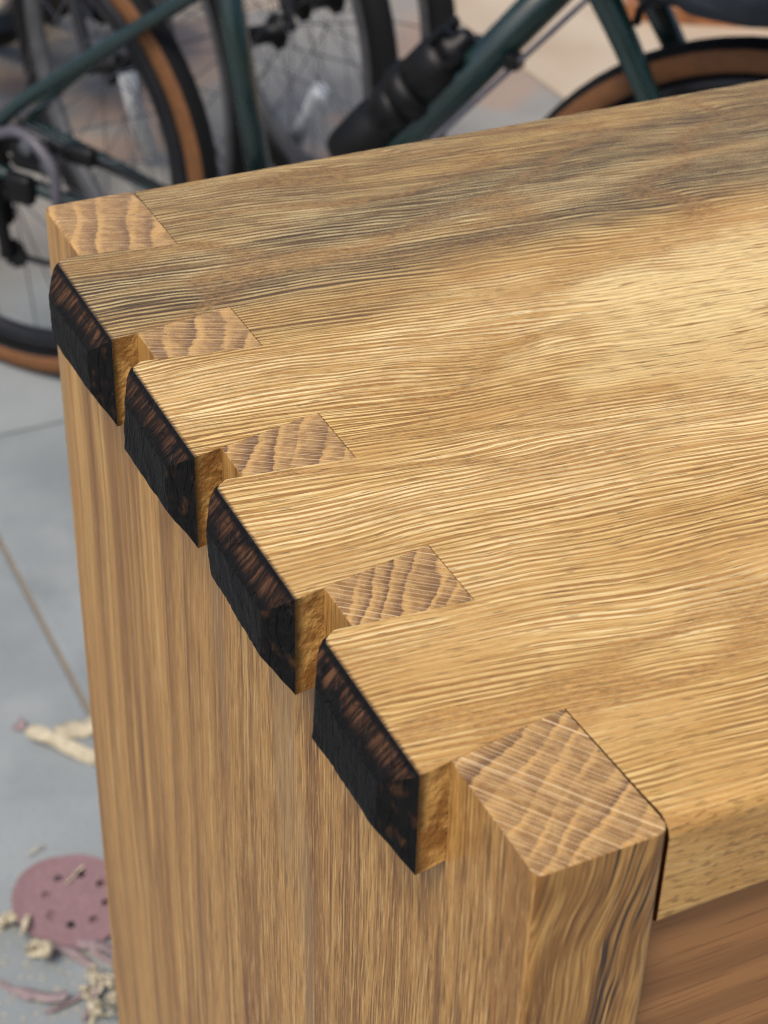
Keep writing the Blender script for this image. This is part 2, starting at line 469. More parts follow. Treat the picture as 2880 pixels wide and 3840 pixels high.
M.color(c); M.bump(n2, 0.0006, 0.5); WARM = M.m
M = Mat('beige_paving', 0.6, 0.3)
x, y, z = M.xyz()
n1 = M.noise(x * 3, y * 3, 0.0, 4); n2 = M.noise(x * 140, y * 140, 0.0, 2)
c = M.mix(lin(194, 178, 156), lin(180, 160, 136), n1.step(0.35, 0.65)); c = M.mix(c, lin(160, 138, 122), n2.step(0.55, 0.75) * 0.4)
M.color(c); M.bump(n2, 0.0006, 0.5); BEIGE = M.m
JOINT = plain('joint_sand', (138, 128, 114), 0.9, scale=200)
bm = bmesh.new(); S = 60
bm.faces.new([bm.verts.new(p) for p in ((-S, -S, -0.006), (S, -S, -0.006), (S, S, -0.006), (-S, S, -0.006))])
floor = obj('floor', bm, JOINT); floor['kind'] = 'structure'
P0 = 1.38; g = 0.0035
slab_bm = box((g, g, -0.06), (P0 - g, P0 - g, 0), 0.0025, 2)
slab = None
for i in range(-2, 3):
    for j in range(-2, 3):
        mat_ = BEIGE if (i >= 1 or j >= 1) else (WARM if j >= 0 and i >= 0 else CONC)
        key = 'slab_' + mat_.name
        if key not in bpy.data.meshes:
            me = bpy.data.meshes.new(key); slab_bm.to_mesh(me); me.materials.append(mat_)
        o = bpy.data.objects.new('paving_slab', bpy.data.meshes[key]); C.objects.link(o)
        o.parent = floor; o.location = (0.212 + i * P0, 1.845 + j * P0, 0)
slab_bm.free()

# ------------------------------------------------------------------ the oak table with its through dovetails
ZT = 1.01614; W = 0.04184; T = 0.04075; YB = 0.450
table = thing('oak_table', 'oak table corner with through dovetail joint and charred tail ends', 'table', (0, 0, ZT))
XT = -0.0112                     # where the burnt part of each tail begins
xr = 1.25; yf = 0.0022; gi = 0.00040; RC = 0.0060
# measured joint lines: (outer far, inner far, inner near, outer near) of the three whole pins
PINS = {1: (0.3249, 0.3303, 0.2954, 0.3017), 2: (0.2334, 0.2414, 0.2077, 0.2125), 3: (0.1417, 0.1493, 0.1156, 0.1195)}
P0in, P0out = 0.3913, 0.3970     # far half pin, its near side
P4in, P4out = 0.0575, 0.0507     # near half pin, its far side
ext = lambda o, i: o + (o - i) / W * (-XT)
# tails listed near to far: (inner near, outer near end, outer far end, inner far)
TAILS = [
    (P4in, ext(P4out, P4in), ext(PINS[3][3], PINS[3][2]), PINS[3][2]),
    (PINS[3][1], ext(PINS[3][0], PINS[3][1]), ext(PINS[2][3], PINS[2][2]), PINS[2][2]),
    (PINS[2][1], ext(PINS[2][0], PINS[2][1]), ext(PINS[1][3], PINS[1][2]), PINS[1][2]),
    (PINS[1][1], ext(PINS[1][0], PINS[1][1]), ext(P0out, P0in), P0in)]
out = [(xr, yf), (0.0437 + 0.0012, yf), (0.0437 + 0.0002, 0.016)]
for a, b, c_, d in TAILS: out += [(W + gi, a), (XT, b)] + [(XT + RC * (q / 5) ** 2, c_ - RC * (1 - q / 5)) for q in range(6)] + [(W + gi, d)]
out += [(W + gi, YB), (xr, YB)]
bm = prism(out, -T, 0.0)
bevel(bm, lambda e: abs(e[0].y - yf) < 1e-6 and abs(e[1].y - yf) < 1e-6 and abs(e[0].z) < 1e-6 and abs(e[1].z) < 1e-6, 0.0065, 6)
bevel(bm, lambda e: abs(e[0].y - yf) < 1e-6 and abs(e[1].y - yf) < 1e-6 and abs(e[0].z + T) < 1e-6 and abs(e[1].z + T) < 1e-6, 0.002, 3)
bevel(bm, lambda e: abs(e[0].y - YB) < 1e-6 and abs(e[1].y - YB) < 1e-6 and abs(e[0].z) < 1e-6 and abs(e[1].z) < 1e-6, 0.003, 4)
# eased arrises of the tails that stand proud
def tail_edge(e):
    return all(abs(q.z) < 1e-6 for q in e) and all(q.x < W + gi + 1e-5 for q in e) and abs(e[0].x - e[1].x) > 0.01 and all(q.y > 0.02 for q in e)
bevel(bm, tail_edge, 0.0005, 2)
for f in bm.faces:
    c_ = f.calc_center_median()
    if abs(f.normal.y) > 0.8 and c_.x < W and c_.y > 0.02: f.material_index = 1
    if f.normal.x < -0.5 and c_.y < P4in and W - 0.001 < c_.x < W + 0.01: f.material_index = 2
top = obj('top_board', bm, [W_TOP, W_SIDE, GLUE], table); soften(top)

def rough_up(bm, amp, scale, seed):
    for v in bm.verts:
        q = v.co * scale + Vector((seed * 7.3, seed * 3.1, 0))
        v.co += Vector((mnoise.noise(q), mnoise.noise(q + Vector((31, 0, 0))), mnoise.noise(q + Vector((0, 57, 0))))) * amp
# burnt, chamfered ends
for k, (a, b, c_, d) in enumerate(TAILS):
    rnd = random.Random(k + 3)
    yn, yfar = b, c_
    j = lambda s=0.0008: rnd.uniform(-s, s)
    xf = -0.0184
    base = [Vector((XT, yn, 0)), Vector((XT, yfar, 0)), Vector((XT, yfar, -T)), Vector((XT, yn, -T))]
    cz = 0.0105
    face = [Vector((xf + j(), yn + 0.0118 + j(), -cz + j())), Vector((xf + j(), yfar - 0.0128 + j(), -cz + 0.001 + j())),
            Vector((xf + j(), yfar - 0.0135 + j(), -T + cz + j())), Vector((xf + j(), yn + 0.0122 + j(), -T + cz + j()))]
    bm = bmesh.new(); lay = bm.faces.layers.int.new('facet'); gid = [1]
    def grid(q00, q10, q11, q01, nu, nv, mi):
        V = [[bm.verts.new((q00 * (1 - u / nu) + q10 * (u / nu)) * (1 - v / nv) + (q01 * (1 - u / nu) + q11 * (u / nu)) * (v / nv)) for u in range(nu + 1)] for v in range(nv + 1)]
        for v in range(nv):
            for u in range(nu):
                f = bm.faces.new((V[v][u], V[v][u + 1], V[v + 1][u + 1], V[v + 1][u])); f.material_index = mi; f.smooth = True; f[lay] = gid[0]
        gid[0] += 1
    grid(face[0], face[1], face[2], face[3], 30, 14, 0)
    grid(base[0], base[1], face[1], face[0], 30, 8, 1)         # top chamfer
    grid(base[3], base[0], face[0], face[3], 14, 8, 2)         # near chamfer
    grid(base[1], base[2], face[2], face[1], 14, 8, 2)         # far chamfer
    grid(face[3], face[2], base[2], base[3], 30, 8, 0)         # bottom chamfer
    grid(base[0], base[3], base[2], base[1], 14, 30, 0)        # back, against the board
    bmesh.ops.remove_doubles(bm, verts=bm.verts, dist=1e-5)
    bmesh.ops.recalc_face_normals(bm, faces=bm.faces)
    for e_ in bm.edges:
        if len(e_.link_faces) == 2 and e_.link_faces[0][lay] != e_.link_faces[1][lay]: e_.smooth = False
    inner = [v for v in bm.verts if v.co.x < XT - 1e-4]
    for v in bm.verts:
        f_ = max(0.0, min(1.0, (v.co.y - (yfar - RC)) / RC)) ** 2
        if v.co.x > XT - 1e-5: v.co.x += f_ * RC
        else: v.co.x += f_ * RC * 0.35 * (v.co.x - xf) / (XT - xf)
    for _ in range(1):
        bmesh.ops.smooth_vert(bm, verts=inner, factor=0.35, use_axis_x=True, use_axis_y=True, use_axis_z=True)
    for v in inner:
        q = v.co * 140 + Vector((k * 9.1, 0, 0)); h = v.co * 620 + Vector((0, k * 5.0, 3))
        s = min(1, (XT - v.co.x) / 0.003)
        v.co += s * (0.0004 * mnoise.noise_vector(q) + 0.00022 * mnoise.noise_vector(h))
    o = obj('charred_tail_end', bm, [CH_F, CH_T, CH_S], top)

# pins: end grain let into the top
def corner(pts, i, r, n=5):
    p = Vector(pts[i]); a = (Vector(pts[i - 1]) - p).normalized(); b = (Vector(pts[(i + 1) % len(pts)]) - p).normalized()
    c_ = []
    for k in range(n + 1):
        t = k / n; q = p + a * r * (1 - t) ** 2 + b * r * t ** 2; c_.append((q.x, q.y))
    return c_
def rounded(pts, which, r):
    o = []
    for i, p in enumerate(pts): o += corner(pts, i, r * (1.7 if i == 1 else 1)) if i in which else [p]
    return o
e = 0.00016
ZP = -T - 0.0002
WF = 0.0437
pins = [('near', [(0, 0), (WF, 0), (W, P4in - e), (0, P4out - e)], (0, 1), -0.97, 0.0075)]
ang = {1: -0.44, 2: -0.55, 3: -0.68}; pit = {1: 0.0105, 2: 0.0085, 3: 0.0068}
for k in (3, 2, 1):
    of, if_, in_, on = PINS[k]
    pins.append(('mid', [(0, on + e), (W, in_ + e), (W, if_ - e), (0, of - e)], (), ang[k], pit[k]))
pins.append(('far', [(0, P0out + e), (W, P0in + e), (W, YB + 0.0005), (0, YB + 0.0005)], (3, 2), -0.34, 0.0125))
endb_outline = rounded([(0, 0), (WF, 0), (W, P4in), (W, YB + 0.0005), (0, YB + 0.0005)], (0, 1, 3, 4), 0.003)
bm = prism(endb_outline, -ZT + 0.001, ZP)
for f in bm.faces: f.material_index = 1 if (f.normal.y < -0.5) else 0
endb = obj('end_board', bm, [W_UP, W_FIG], table); soften(endb)
for nm, pts, rc, ra, rp in pins:
    bm = prism(rounded(pts, rc, 0.003), ZP, 0.0)
    if nm == 'near':
        bevel(bm, lambda e_: all(abs(q.z) < 1e-6 for q in e_) and all(q.y < 0.0031 for q in e_), 0.0044, 6)
        bevel(bm, lambda e_: all(abs(q.z) < 1e-6 for q in e_) and all(q.x < 1e-5 for q in e_), 0.0011, 3)
    elif nm == 'far':
        bevel(bm, lambda e_: all(abs(q.z) < 1e-6 for q in e_) and (all(q.y > YB - 0.003 for q in e_) or all(q.x < 1e-5 for q in e_)), 0.0022, 4)
    else:
        bevel(bm, lambda e_: all(abs(q.z) < 1e-6 for q in e_) and all(q.x < 1e-5 for q in e_), 0.0006, 2)
    for f in bm.faces:
        f.material_index = 0 if f.normal.z > 0.55 else (2 if f.normal.y < -0.4 and nm == 'near' else (1 if abs(f.normal.z) < 0.55 else 0))
    o = obj('dovetail_pin', bm, [W_END, W_UP, W_FIG], endb); soften(o)
    o['ray_angle'] = ra; o['ring_pitch'] = rp
# recessed panel under the top, second end board out at the other end
obj('apron_panel', box((W + 0.0005, 0.010, -0.36), (xr - W, 0.030, -T - 0.0004), 0.001), W_PAN, table)
obj('end_board', box((xr - W, 0.0, -ZT + 0.001), (xr + 0.001, YB, -T - 0.0003), 0.002), W_UP, table)

# ------------------------------------------------------------------ bicycles
BLK = plain('black_rubber', (17, 17, 19), 0.75, spec=0.25, scale=150)
TAN = plain('tan_sidewall', (112, 72, 38), 0.7, scale=90)
GREEN = plain('green_paint', (20, 42, 41), 0.25, spec=0.7, scale=30)
GREEN.node_tree.nodes['Principled BSDF'].inputs['Coat Weight'].default_value = 0.25
GREEN.node_tree.nodes['Principled BSDF'].inputs['Coat Roughness'].default_value = 0.15
GREEN.node_tree.nodes['Principled BSDF'].inputs['Specular IOR Level'].default_value = 0.6
DARKP = plain('black_paint', (26, 26, 30), 0.3, spec=0.6, scale=30)
RIMB = plain('black_rim', (28, 28, 32), 0.35, 0.3, scale=40)
RIMG = plain('silver_rim', (82, 83, 86), 0.5, 0.3, scale=40)
STEEL = plain('worn_steel', (120, 120, 126), 0.35, 0.9, scale=80)
SILV = plain('bright_alloy', (232, 236, 240), 0.35, 0.1, scale=80)
PLAS = plain('black_plastic', (12, 12, 14), 0.45, spec=0.3, scale=60)
CABLE = plain('cable_housing', (88, 86, 94), 0.45, scale=60)

RW = 0.351
def tyre_mesh(tan):
    rc, rm = RW - 0.0205, 0.0205
    prof = []; N = 20
    for i in range(N):
        a = 2 * PI * i / N
        prof.append((rc + rm * math.cos(a), rm * math.sin(a)))
    def mo(i):
        a = (i + 0.5) * 360 / N; a = min(a, 360 - a)
        return 1 if (tan and 60 < a < 126) else 0
    return revolve(prof, 72, True, mo)
def mesh_of(bm, name, mats):
    me = bpy.data.meshes.new(name); bm.normal_update(); bm.to_mesh(me); bm.free()
    for m in mats: me.materials.append(m)
    return me
TYRE = {t: mesh_of(tyre_mesh(t), 'tyre', [BLK, TAN] if t else [BLK]) for t in (True, False)}
rim_prof = [(0.311, -0.012), (0.311, 0.012), (0.300, 0.0125), (0.284, 0.007), (0.281, 0), (0.284, -0.007), (0.300, -0.0125)]
RIM = {t: mesh_of(revolve(rim_prof, 72), 'rim', [RIMB if t else RIMG]) for t in (True, False)}
HUB = mesh_of(revolve([(0.006, -0.065), (0.006, -0.036), (0.028, -0.034), (0.028, -0.029), (0.015, -0.026), (0.015, 0.026), (0.028, 0.029), (0.028, 0.034), (0.006, 0.036), (0.006, 0.065)], 20, False), 'hub', [PLAS])
def spoke_mesh(s, d):
    a = 0.75 * d
    return mesh_of(tube([(0.026 * math.cos(a), 0.031 * s, 0.026 * math.sin(a)), (0.285, 0.002 * s, 0)], 0.0011, 5), 'spoke', [STEEL])
SPK = [spoke_mesh(s, d) for s, d in ((1, 1), (-1, 1), (1, -1), (-1, -1))]
def put(name, me, parent, loc=(0, 0, 0), rot=(0, 0, 0)):
    o = bpy.data.objects.new(name, me); C.objects.link(o); o.parent = parent; o.location = loc; o.rotation_euler = rot; return o
def wheel(name, root, loc, tan, phase=0.0, steer=0.0, n=28):
    w = put(name, RIM[tan], root, loc, (0, 0, steer))
    put('tyre', TYRE[tan], w); put('hub', HUB, w)
    for k in range(n): put('spoke', SPK[k % 4], w, (0, 0, 0), (0, phase + 2 * PI * k / n, 0))
    return w
def teeth(r, n, h, t):
    bm = bmesh.new(); pts = []
    for k in range(n):
        for q, rr in ((0.0, r - h), (0.25, r), (0.5, r), (0.75, r - h)):
            a = 2 * PI * (k + q) / n; pts.append((rr * math.cos(a), rr * math.sin(a)))
    lo = [bm.verts.new((p[0], -t / 2, p[1])) for p in pts]; hi = [bm.verts.new((p[0], t / 2, p[1])) for p in pts]
    bm.faces.new(lo); bm.faces.new(hi[::-1])
    for i in range(len(pts)): bm.faces.new((lo[i], hi[i], hi[(i + 1) % len(pts)], lo[(i + 1) % len(pts)]))
    bmesh.ops.recalc_face_normals(bm, faces=bm.faces); return bm

def bicycle(label, loc, head, paint, tan, group=None, full=True):
    b = thing('bicycle', label, 'bicycle', loc, head, group)
    WB = 1.0735; rh = (0, 0, 0.351); fh = (WB, 0, 0.351); bb = Vector((0.437, 0, 0.272))
    sc = Vector((0.375, 0, 0.645)); st = Vector((0.342, 0, 0.80)); ht0 = Vector((0.852, 0, 0.752)); ht1 = Vector((0.800, 0, 0.885))
    wheel('rear_wheel', b, rh, tan, 0.1); wheel('front_wheel', b, fh, tan, 0.3)
    P = lambda nm, path, r, m=paint, seg=14: obj(nm, tube(path, r, seg), m, b, smooth=True)
    P('seat_tube', [bb, st], 0.0160); P('down_tube', [bb, ht0 + Vector((-0.006, 0, 0.02))], 0.0215); P('top_tube', [st - Vector((0, 0, 0.03)), ht1 - Vector((-0.006, 0, 0.025))], 0.0165)
    P('head_tube', [ht0 + Vector((0.004, 0, -0.012)), ht1], 0.0215)
    P('bottom_bracket', [bb - Vector((0, 0.036, 0)), bb + Vector((0, 0.036, 0))], 0.022)
    for s in (-1, 1):
        P('seat_stay', curve_pts([(0.0, 0.066 * s, 0.351), (0.09, 0.058 * s, 0.44), (0.25, 0.036 * s, 0.558), (sc.x, 0.013 * s, sc.z)], 5), 0.0095, paint, 10)
        P('chain_stay', curve_pts([(0.0, 0.066 * s, 0.351), (0.16, 0.056 * s, 0.322), (bb.x, 0.026 * s, bb.z)], 5), 0.0105, paint, 10)
        P('fork_blade', curve_pts([(0.858, 0.046 * s, 0.735), (0.905, 0.050 * s, 0.665), (0.985, 0.055 * s, 0.53), (WB, 0.058 * s, 0.351)], 6), [0.0165 - 0.0075 * t / 18 for t in range(19)], paint, 12)
    obj('fork_crown', tube([(0.858, -0.052, 0.738), (0.856, 0, 0.748), (0.858, 0.052, 0.738)], 0.017, 12), paint, b, smooth=True)
    P('seat_post', [st, st + Vector((-0.018, 0, 0.13))], 0.0135, DARKP)
    sad = curve_pts([(0.20, 0, 0.945), (0.28, 0, 0.955), (0.36, 0, 0.95), (0.46, 0, 0.94)], 4)
    o = obj('saddle', tube(sad, [0.055, 0.066, 0.070, 0.066, 0.056, 0.046, 0.036, 0.029, 0.025, 0.023, 0.021, 0.018, 0.012], 14), PLAS, b, smooth=True)
    o.scale = (1, 1, 0.35); o.location = (0, 0, 0.945 * 0.65)
    P('stem', [ht1, ht1 + Vector((-0.012, 0, 0.03)), ht1 + Vector((0.07, 0, 0.06))], 0.0145, DARKP)
    hb = ht1 + Vector((0.07, 0, 0.06))
    P('handlebar', curve_pts([hb + Vector((-0.05, -0.30, 0.0)), hb + Vector((0, -0.16, 0.0)), hb, hb + Vector((0, 0.16, 0.0)), hb + Vector((-0.05, 0.30, 0.0))], 5), 0.0135, DARKP)
    # drive side (right hand, -y)
    cs = obj('cassette', teeth(0.066, 30, 0.005, 0.003), STEEL if not tan else PLAS, b, (0, -0.052, 0.351))
    for i, (rr, yy_) in enumerate(((0.056, -0.0565), (0.045, -0.061), (0.034, -0.0655))):
        obj('sprocket', teeth(rr, 18, 0.004, 0.0028), PLAS, cs, (0, yy_ + 0.052, 0))
    ring = obj('chainring', teeth(0.092, 40, 0.004, 0.003), PLAS, b, (bb.x, -0.052, bb.z))
    for s, a in ((-1, 0.9), (1, 0.9 + PI)):
        d = Vector((math.cos(a), 0, math.sin(a))) * 0.17; y0 = 0.075 * s
        cr = obj('crank_arm', tube([(bb.x, y0 * 0.9, bb.z), (bb.x + d.x * 0.5, y0, bb.z + d.z * 0.5), (bb.x + d.x, y0 * 1.05, bb.z + d.z)], [0.016, 0.012, 0.013], 10), PLAS, b, smooth=True)
        obj('pedal', box((bb.x + d.x - 0.045, y0 * 1.05 + (0.0 if s > 0 else -0.09) + 0.01 * s, bb.z + d.z - 0.011), (bb.x + d.x + 0.045, y0 * 1.05 + (0.09 if s > 0 else 0.0) + 0.01 * s, bb.z + d.z + 0.011), 0.004), PLAS, cr)
    def chain(pts, n):
        bm = tube(pts, 0.0042, 6); return bm
    link_o = obj('chain', chain(curve_pts([(-0.05, -0.058, 0.350), (-0.02, -0.058, 0.398), (0.03, -0.057, 0.401), (0.22, -0.055, 0.384), (0.42, -0.052, 0.362), (0.50, -0.052, 0.336), (0.527, -0.052, 0.27), (0.49, -0.052, 0.20), (0.42, -0.052, 0.185), (0.22, -0.056, 0.225), (0.075, -0.060, 0.222), (0.03, -0.060, 0.26), (0.05, -0.058, 0.295), (0.02, -0.058, 0.31), (-0.04, -0.058, 0.325)], 5), 60), PLAS, b)
    der = obj('derailleur', tube(curve_pts([(0.012, -0.076, 0.335), (0.045, -0.080, 0.318), (0.055, -0.078, 0.285), (0.058, -0.070, 0.225)], 4), [0.016, 0.018, 0.020, 0.021, 0.020, 0.018, 0.015, 0.012, 0.011, 0.010, 0.009, 0.010, 0.012], 10), PLAS, b, smooth=True)
    for px_, pz_ in ((0.050, 0.285), (0.062, 0.225)): obj('jockey_wheel', teeth(0.022, 11, 0.004, 0.006), PLAS, der, (px_, -0.062, pz_))
    return b

A = -0.9438
gb = bicycle('dark green bicycle with tan wall tyres standing broadside behind the table', (0.3594, 2.0142, 0.0), A, GREEN, True)
# extras on the green bicycle
P = lambda nm, path, r, m, seg=10: obj(nm, tube(path, r, seg), m, gb, smooth=True)
P('cable_loop', curve_pts([(0.06, -0.070, 0.398), (0.118, -0.088, 0.418), (0.165, -0.096, 0.388), (0.170, -0.096, 0.340), (0.160, -0.080, 0.322)], 6), 0.0075, CABLE)
P('brake_cable', curve_pts([(0.50, -0.030, 0.318), (0.655, -0.030, 0.500), (0.84, -0.030, 0.712)], 6), 0.0035, CABLE)
obj('cable_clip', box((0.752, -0.036, 0.618), (0.768, -0.014, 0.634), 0.002), PLAS, gb)
for q in ((0.152, 0.382), (0.120, 0.400)):
    obj('bolt', revolve([(0.009, -0.092), (0.011, -0.088), (0.011, -0.072), (0.002, -0.070)], 14, False), STEEL, gb, (q[0], 0, q[1]), smooth=True)
# lumps of the brake and hanger beside the hub
for lo, hi in (((0.085, -0.082, 0.36), (0.150, -0.060, 0.405)), ((0.165, -0.078, 0.385), (0.215, -0.058, 0.412)), ((0.07, -0.084, 0.31), (0.115, -0.062, 0.352))):
    obj('brake_caliper', box(lo, hi, 0.0095, 4), PLAS, gb, smooth=True)
# bottle in the cage
d = Vector((0.645, 0, 0.764)); pos = Vector((0.538, 0, 0.452))
ca, sa = math.cos(A), math.sin(A)
wpos = Vector((0.3594 + pos.x * ca, 2.0142 + pos.x * sa, pos.z)); wd = Vector((d.x * ca, d.x * sa, d.z)).normalized()
bt = thing('drinking_bottle', 'stepped black drinking bottle held on the down tube of the green bicycle', 'bottle', wpos)
bt.rotation_mode = 'QUATERNION'; bt.rotation_quaternion = Vector((0, 1, 0)).rotation_difference(wd)
def rev(nm, prof, m=PLAS, parent=bt): return obj(nm, revolve(prof, 28, False), m, parent, smooth=False)
rev('body', [(0.027, 0.0), (0.0325, 0.005), (0.034, 0.012), (0.034, 0.070), (0.0295, 0.075), (0.0295, 0.092), (0.034, 0.097), (0.033, 0.112), (0.027, 0.120)])
rev('neck_band', [(0.0275, 0.1205), (0.037, 0.124), (0.038, 0.143), (0.030, 0.150)])
rev('upper_body', [(0.0295, 0.1502), (0.0335, 0.154), (0.0335, 0.196), (0.026, 0.206), (0.020, 0.207)])
rev('cap', [(0.022, 0.2072), (0.025, 0.210), (0.025, 0.222), (0.012, 0.226), (0.010, 0.238), (0.006, 0.240)])
for k in range(5):
    a = 2 * PI * k / 5
    obj('lug', box((-0.005, 0.206, 0.022), (0.005, 0.230, 0.034), 0.002), PLAS, bt).rotation_euler = (0, a, 0)

# dark cloth bag at the front of the green bicycle
random.seed(3)
bm = bmesh.new(); bmesh.ops.create_icosphere(bm, subdivisions=5, radius=1.0)
for v in bm.verts:
    p = v.co.copy(); q = Vector((math.copysign(abs(p.x) ** 0.6, p.x), math.copysign(abs(p.y) ** 0.7, p.y), math.copysign(abs(p.z) ** 0.7, p.z)))
    q = Vector((q.x * 0.15, q.y * 0.10, q.z * 0.075))
    fold = mnoise.noise(Vector((q.x * 18, q.y * 10, q.z * 26))) * 0.016 + mnoise.noise(Vector((q.x * 44, q.y * 30, q.z * 60))) * 0.006
    v.co = q + p * fold
BAGM = plain('dark_grey_cloth', (42, 48, 58), 0.6, scale=200)
bagp = Vector((1.005, 0.0, 0.805))
bag = obj('cloth_bag', bm, BAGM, None, (0.3594 + bagp.x * ca, 2.0142 + bagp.x * sa, bagp.z), smooth=True)
bag.rotation_euler = (0, 0.06, A)
tag(bag, 'crumpled dark grey cloth bag above the front wheel of the green bicycle', 'bag')
obj('bag_rack', tube(curve_pts([(0.90, -0.04, 0.70), (0.93, -0.04, 0.731), (1.12, -0.04, 0.729), (1.12, 0.04, 0.729), (0.93, 0.04, 0.731), (0.90, 0.04, 0.70)], 4), 0.005, 8), PLAS, gb)

HB = R(280)                     # front wheels towards the table
def place(hub, label, grp):
    return bicycle(label, (hub[0] - 1.0735 * math.cos(HB), hub[1] - 1.0735 * math.sin(HB), 0), HB, DARKP, False, grp)
grp = 'dark bicycles parked side by side behind the green one'
b1 = place((0.609, 2.206), 'black bicycle whose front wheel shows through the rear wheel of the green bicycle', grp)
b2 = place((0.830, 2.233), 'black bicycle whose front hub shows right of the green seat tube', grp)
b3 = place((0.975, 2.340), 'black bicycle furthest right of the parked row, its tyre above the bottle', grp)
def stand(b, pts):
    inv = Matrix.Rotation(-HB, 4, 'Z')
    obj('kickstand', tube([inv @ (Vector(p) - b.location) for p in pts], [0.015] * (len(pts) - 1) + [0.017], 12), SILV, b, smooth=True)
stand(b2, [(0.690, 2.470, 0.235), (0.730, 2.545, 0.12), (0.768, 2.600, 0.014)])
stand(b3, [(0.960, 2.300, 0.215), (0.990, 2.420, 0.11), (1.010, 2.530, 0.014)])

# ------------------------------------------------------------------ things on the floor
DISC = plain('pink_abrasive', (136, 108, 110), 0.8, spec=0.2, scale=300)
PALE = plain('pale_shaving', (184, 173, 148), 0.6, spec=0.3, vary=0.18, scale=120)
PINK = plain('pinkish_shaving', (140, 122, 122), 0.6, spec=0.3, vary=0.18, scale=120)
PLNK = plain('brown_timber', (150, 96, 58), 0.6, vary=0.3, scale=25)

def disc(loc, tilt, rotz, label, r=0.0525):
    bm = bmesh.new(); N = 64; holes = 8; t = 0.0012
    # ring mesh with eight round holes, from a filled outline
    edges = []
    def loop(cx, cy, rr, n):
        vs_ = [bm.verts.new((cx + rr * math.cos(2 * PI * k / n), cy + rr * math.sin(2 * PI * k / n), 0)) for k in range(n)]
        for k in range(n): edges.append(bm.edges.new((vs_[k], vs_[(k + 1) % n])))
    loop(0, 0, r, N)
    for k in range(holes):
        a = 2 * PI * k / holes + 0.2; loop(0.0295 * math.cos(a), 0.0295 * math.sin(a), 0.0047, 14)
    bmesh.ops.triangle_fill(bm, use_beauty=True, edges=edges)
    ex = bmesh.ops.extrude_face_region(bm, geom=bm.faces[:])
    bmesh.ops.translate(bm, verts=[v for v in ex['geom'] if isinstance(v, bmesh.types.BMVert)], vec=(0, 0, t))
    bmesh.ops.recalc_face_normals(bm, faces=bm.faces)
    o = obj('sanding_disc', bm, DISC, None, loc); o.rotation_euler = (tilt, 0, rotz)
    return tag(o, label, 'sanding disc', 'used sanding discs on the floor')
disc((0.107, 0.969, 0.0165), R(12), 0.1, 'pink sanding disc with eight holes, uppermost on the floor')
disc((0.098, 0.976, 0.0130), R(12), 0.5, 'pink sanding disc peeping out under the upper disc')

def shaving(name, loc, length, width, turns, rad, mat_, rot, seed, ripple=0.15):
    rnd = random.Random(seed); bm = bmesh.new(); n = 22; t = 0.0007
    def pt(s):
        if turns <= 0.05: return Vector((s * length - length / 2, 0, 0.006 * math.sin(s * PI)))
        a = s * turns * 2 * PI; rr = rad * (1 - 0.35 * s)
        return Vector((rr * math.sin(a) + (s - 0.5) * length, 0, rr * (1 - math.cos(a))))
    rows = []
    for i in range(n + 1):
        s = i / n; p = pt(s); w = width * (0.55 + 0.45 * math.sin(min(1, s * 4 + 0.15) * PI / 2)) * (1 + ripple * mnoise.noise(Vector((s * 5, seed, 0)))) * (0.35 if i in (0, n) else 1)
        sh = 0.3 * width * math.sin(s * 4 + seed) ; tz = ripple * width * mnoise.noise(Vector((s * 4, seed, 5)))
        rows.append([p + Vector((0, -w / 2 + sh, tz)), p + Vector((0, sh, 0.12 * width)), p + Vector((0, w / 2 + sh, -tz))])
    V = [[[bm.verts.new(q + Vector((0, 0, k * t))) for q in r] for r in rows] for k in (0, 1)]
    for i in range(n):
        for j in range(2):
            bm.faces.new((V[1][i][j], V[1][i + 1][j], V[1][i + 1][j + 1], V[1][i][j + 1]))
            bm.faces.new((V[0][i][j], V[0][i][j + 1], V[0][i + 1][j + 1], V[0][i + 1][j]))
        bm.faces.new((V[0][i][0], V[0][i + 1][0], V[1][i + 1][0], V[1][i][0]))
        bm.faces.new((V[0][i][2], V[1][i][2], V[1][i + 1][2], V[0][i + 1][2]))
    bm.faces.new((V[0][0][0], V[1][0][0], V[1][0][1], V[1][0][2], V[0][0][2], V[0][0][1]))
    bm.faces.new((V[0][n][0], V[0][n][1], V[0][n][2], V[1][n][2], V[1][n][1], V[1][n][0]))
    bmesh.ops.recalc_face_normals(bm, faces=bm.faces)
    Rm = Matrix.Rotation(rot[2], 3, 'Z') @ Matrix.Rotation(rot[1], 3, 'Y') @ Matrix.Rotation(rot[0], 3, 'X')
    zmin = min((Rm @ v.co).z for v in bm.verts)
    o = obj(name, bm, mat_, None, (loc[0], loc[1], loc[2] - zmin), smooth=True); o.rotation_euler = rot
    return o
G = 'wood shavings strewn on the floor'
def sv(*a, label): tag(shaving('wood_shaving', *a), label, 'wood shaving', G)
sv((0.162, 1.203, 0.001), 0.080, 0.017, 0.22, 0.016, PALE, (0.7, 0.10, -0.70), 1, label='long pale twisted wood shaving lying alone above the sanding discs')
sv((0.186, 1.222, 0.001), 0.040, 0.024, 0.35, 0.014, PALE, (0.2, 0.1, 0.2), 2, label='broad yellowish shaving touching the end board behind the long pale one')
sv((0.130, 1.254, 0.001), 0.010, 0.011, 0.3, 0.006, PINK, (0.3, 0, 0.4), 3, label='tiny pinkish curl left of the long pale shaving')
sv((0.094, 1.062, 0.001), 0.022, 0.002, 0.0, 0.02, PALE, (0, 0, 0.25), 4, label='thin pale splinter lying just above the sanding discs')
sv((0.112, 0.992, 0.0245), 0.022, 0.0022, 0.12, 0.012, PALE, (0, 0.0, 0.5), 5, label='fine pale thread curled on the upper sanding disc')
rnd = random.Random(11)
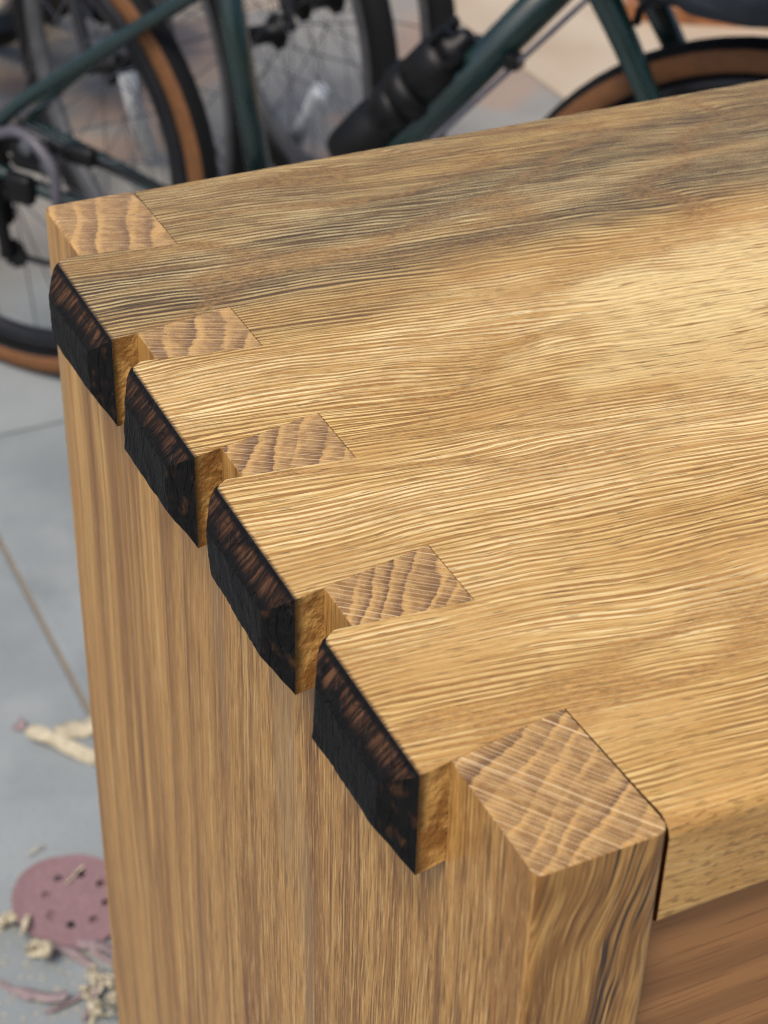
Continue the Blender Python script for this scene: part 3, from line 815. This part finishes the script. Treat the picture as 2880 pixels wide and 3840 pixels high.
spots_pale = [(0.036, 0.980), (0.044, 0.972), (0.050, 0.958), (0.052, 0.942), (0.056, 0.930), (0.060, 0.918)]
spots_heap = [(0.086, 0.866), (0.097, 0.872), (0.108, 0.866), (0.082, 0.852), (0.094, 0.856), (0.106, 0.850), (0.088, 0.838), (0.100, 0.840), (0.112, 0.838), (0.078, 0.836), (0.094, 0.824), (0.108, 0.824), (0.116, 0.856)]
for k, (px, py) in enumerate(spots_pale + spots_heap):
    lab = 'pale crumpled shaving in the tuft left below the sanding discs' if k < len(spots_pale) else 'pale curled shaving in the heap at the foot of the end board'
    sv((px, py, 0.001 + 0.005 * (k % 3)), rnd.uniform(0.010, 0.022), rnd.uniform(0.005, 0.010), rnd.uniform(0.9, 2.0), rnd.uniform(0.005, 0.009), PALE, (rnd.uniform(-0.8, 0.8), rnd.uniform(-0.5, 0.5), rnd.uniform(0, 6)), 20 + k, 0.45, label=lab)
spots_pink = [(0.086, 0.912, 0.055, 2.1), (0.106, 0.915, 0.035, 2.4), (0.112, 0.900, 0.030, 1.9), (0.120, 0.925, 0.03, 0.6), (0.016, 0.905, 0.05, -0.9), (0.040, 0.880, 0.045, -0.6), (0.062, 0.862, 0.045, 0.1), (0.078, 0.845, 0.03, 0.8), (0.074, 0.935, 0.03, 0.7), (0.126, 0.900, 0.03, 2.6)]
for k, (px, py, ln_, rz) in enumerate(spots_pink):
    lab = {4: 'long pinkish shaving lying lowest left on the floor near the photo edge', 0: 'straight pinkish shaving pointing away from under the upper sanding disc'}.get(k, 'narrow pinkish wood shaving strewn below the sanding discs')
    sv((px, py, 0.001 + 0.003 * (k % 2)), ln_, rnd.uniform(0.005, 0.010), rnd.uniform(0.1, 0.35), 0.012, PINK, (rnd.uniform(-0.5, 0.5), 0, rz), 60 + k, label=lab)
# sawdust: uncountable crumbs
bm = bmesh.new()
for k in range(260):
    a = rnd.gauss(0.075, 0.045); b_ = rnd.gauss(0.90, 0.07); s = rnd.uniform(0.0006, 0.0022)
    q = Matrix.Translation((a, b_, 0.0007)) @ Matrix.Rotation(rnd.uniform(0, 6), 4, 'Z') @ Matrix.Diagonal((s * 2, s, 0.0006, 1))
    bmesh.ops.create_cube(bm, size=1.0, matrix=q)
sdst = obj('sawdust', bm, PALE); sdst['kind'] = 'stuff'
# timber offcut beyond the front wheel
o = obj('timber_offcut', box((-0.16, -0.09, 0.0), (0.16, 0.09, 0.035), 0.003), PLNK, None, (2.10, 2.87, 0.0)); o.rotation_euler = (0, 0, -0.55)
tag(o, 'brown timber offcut lying on beige paving beyond the front wheel', 'timber')
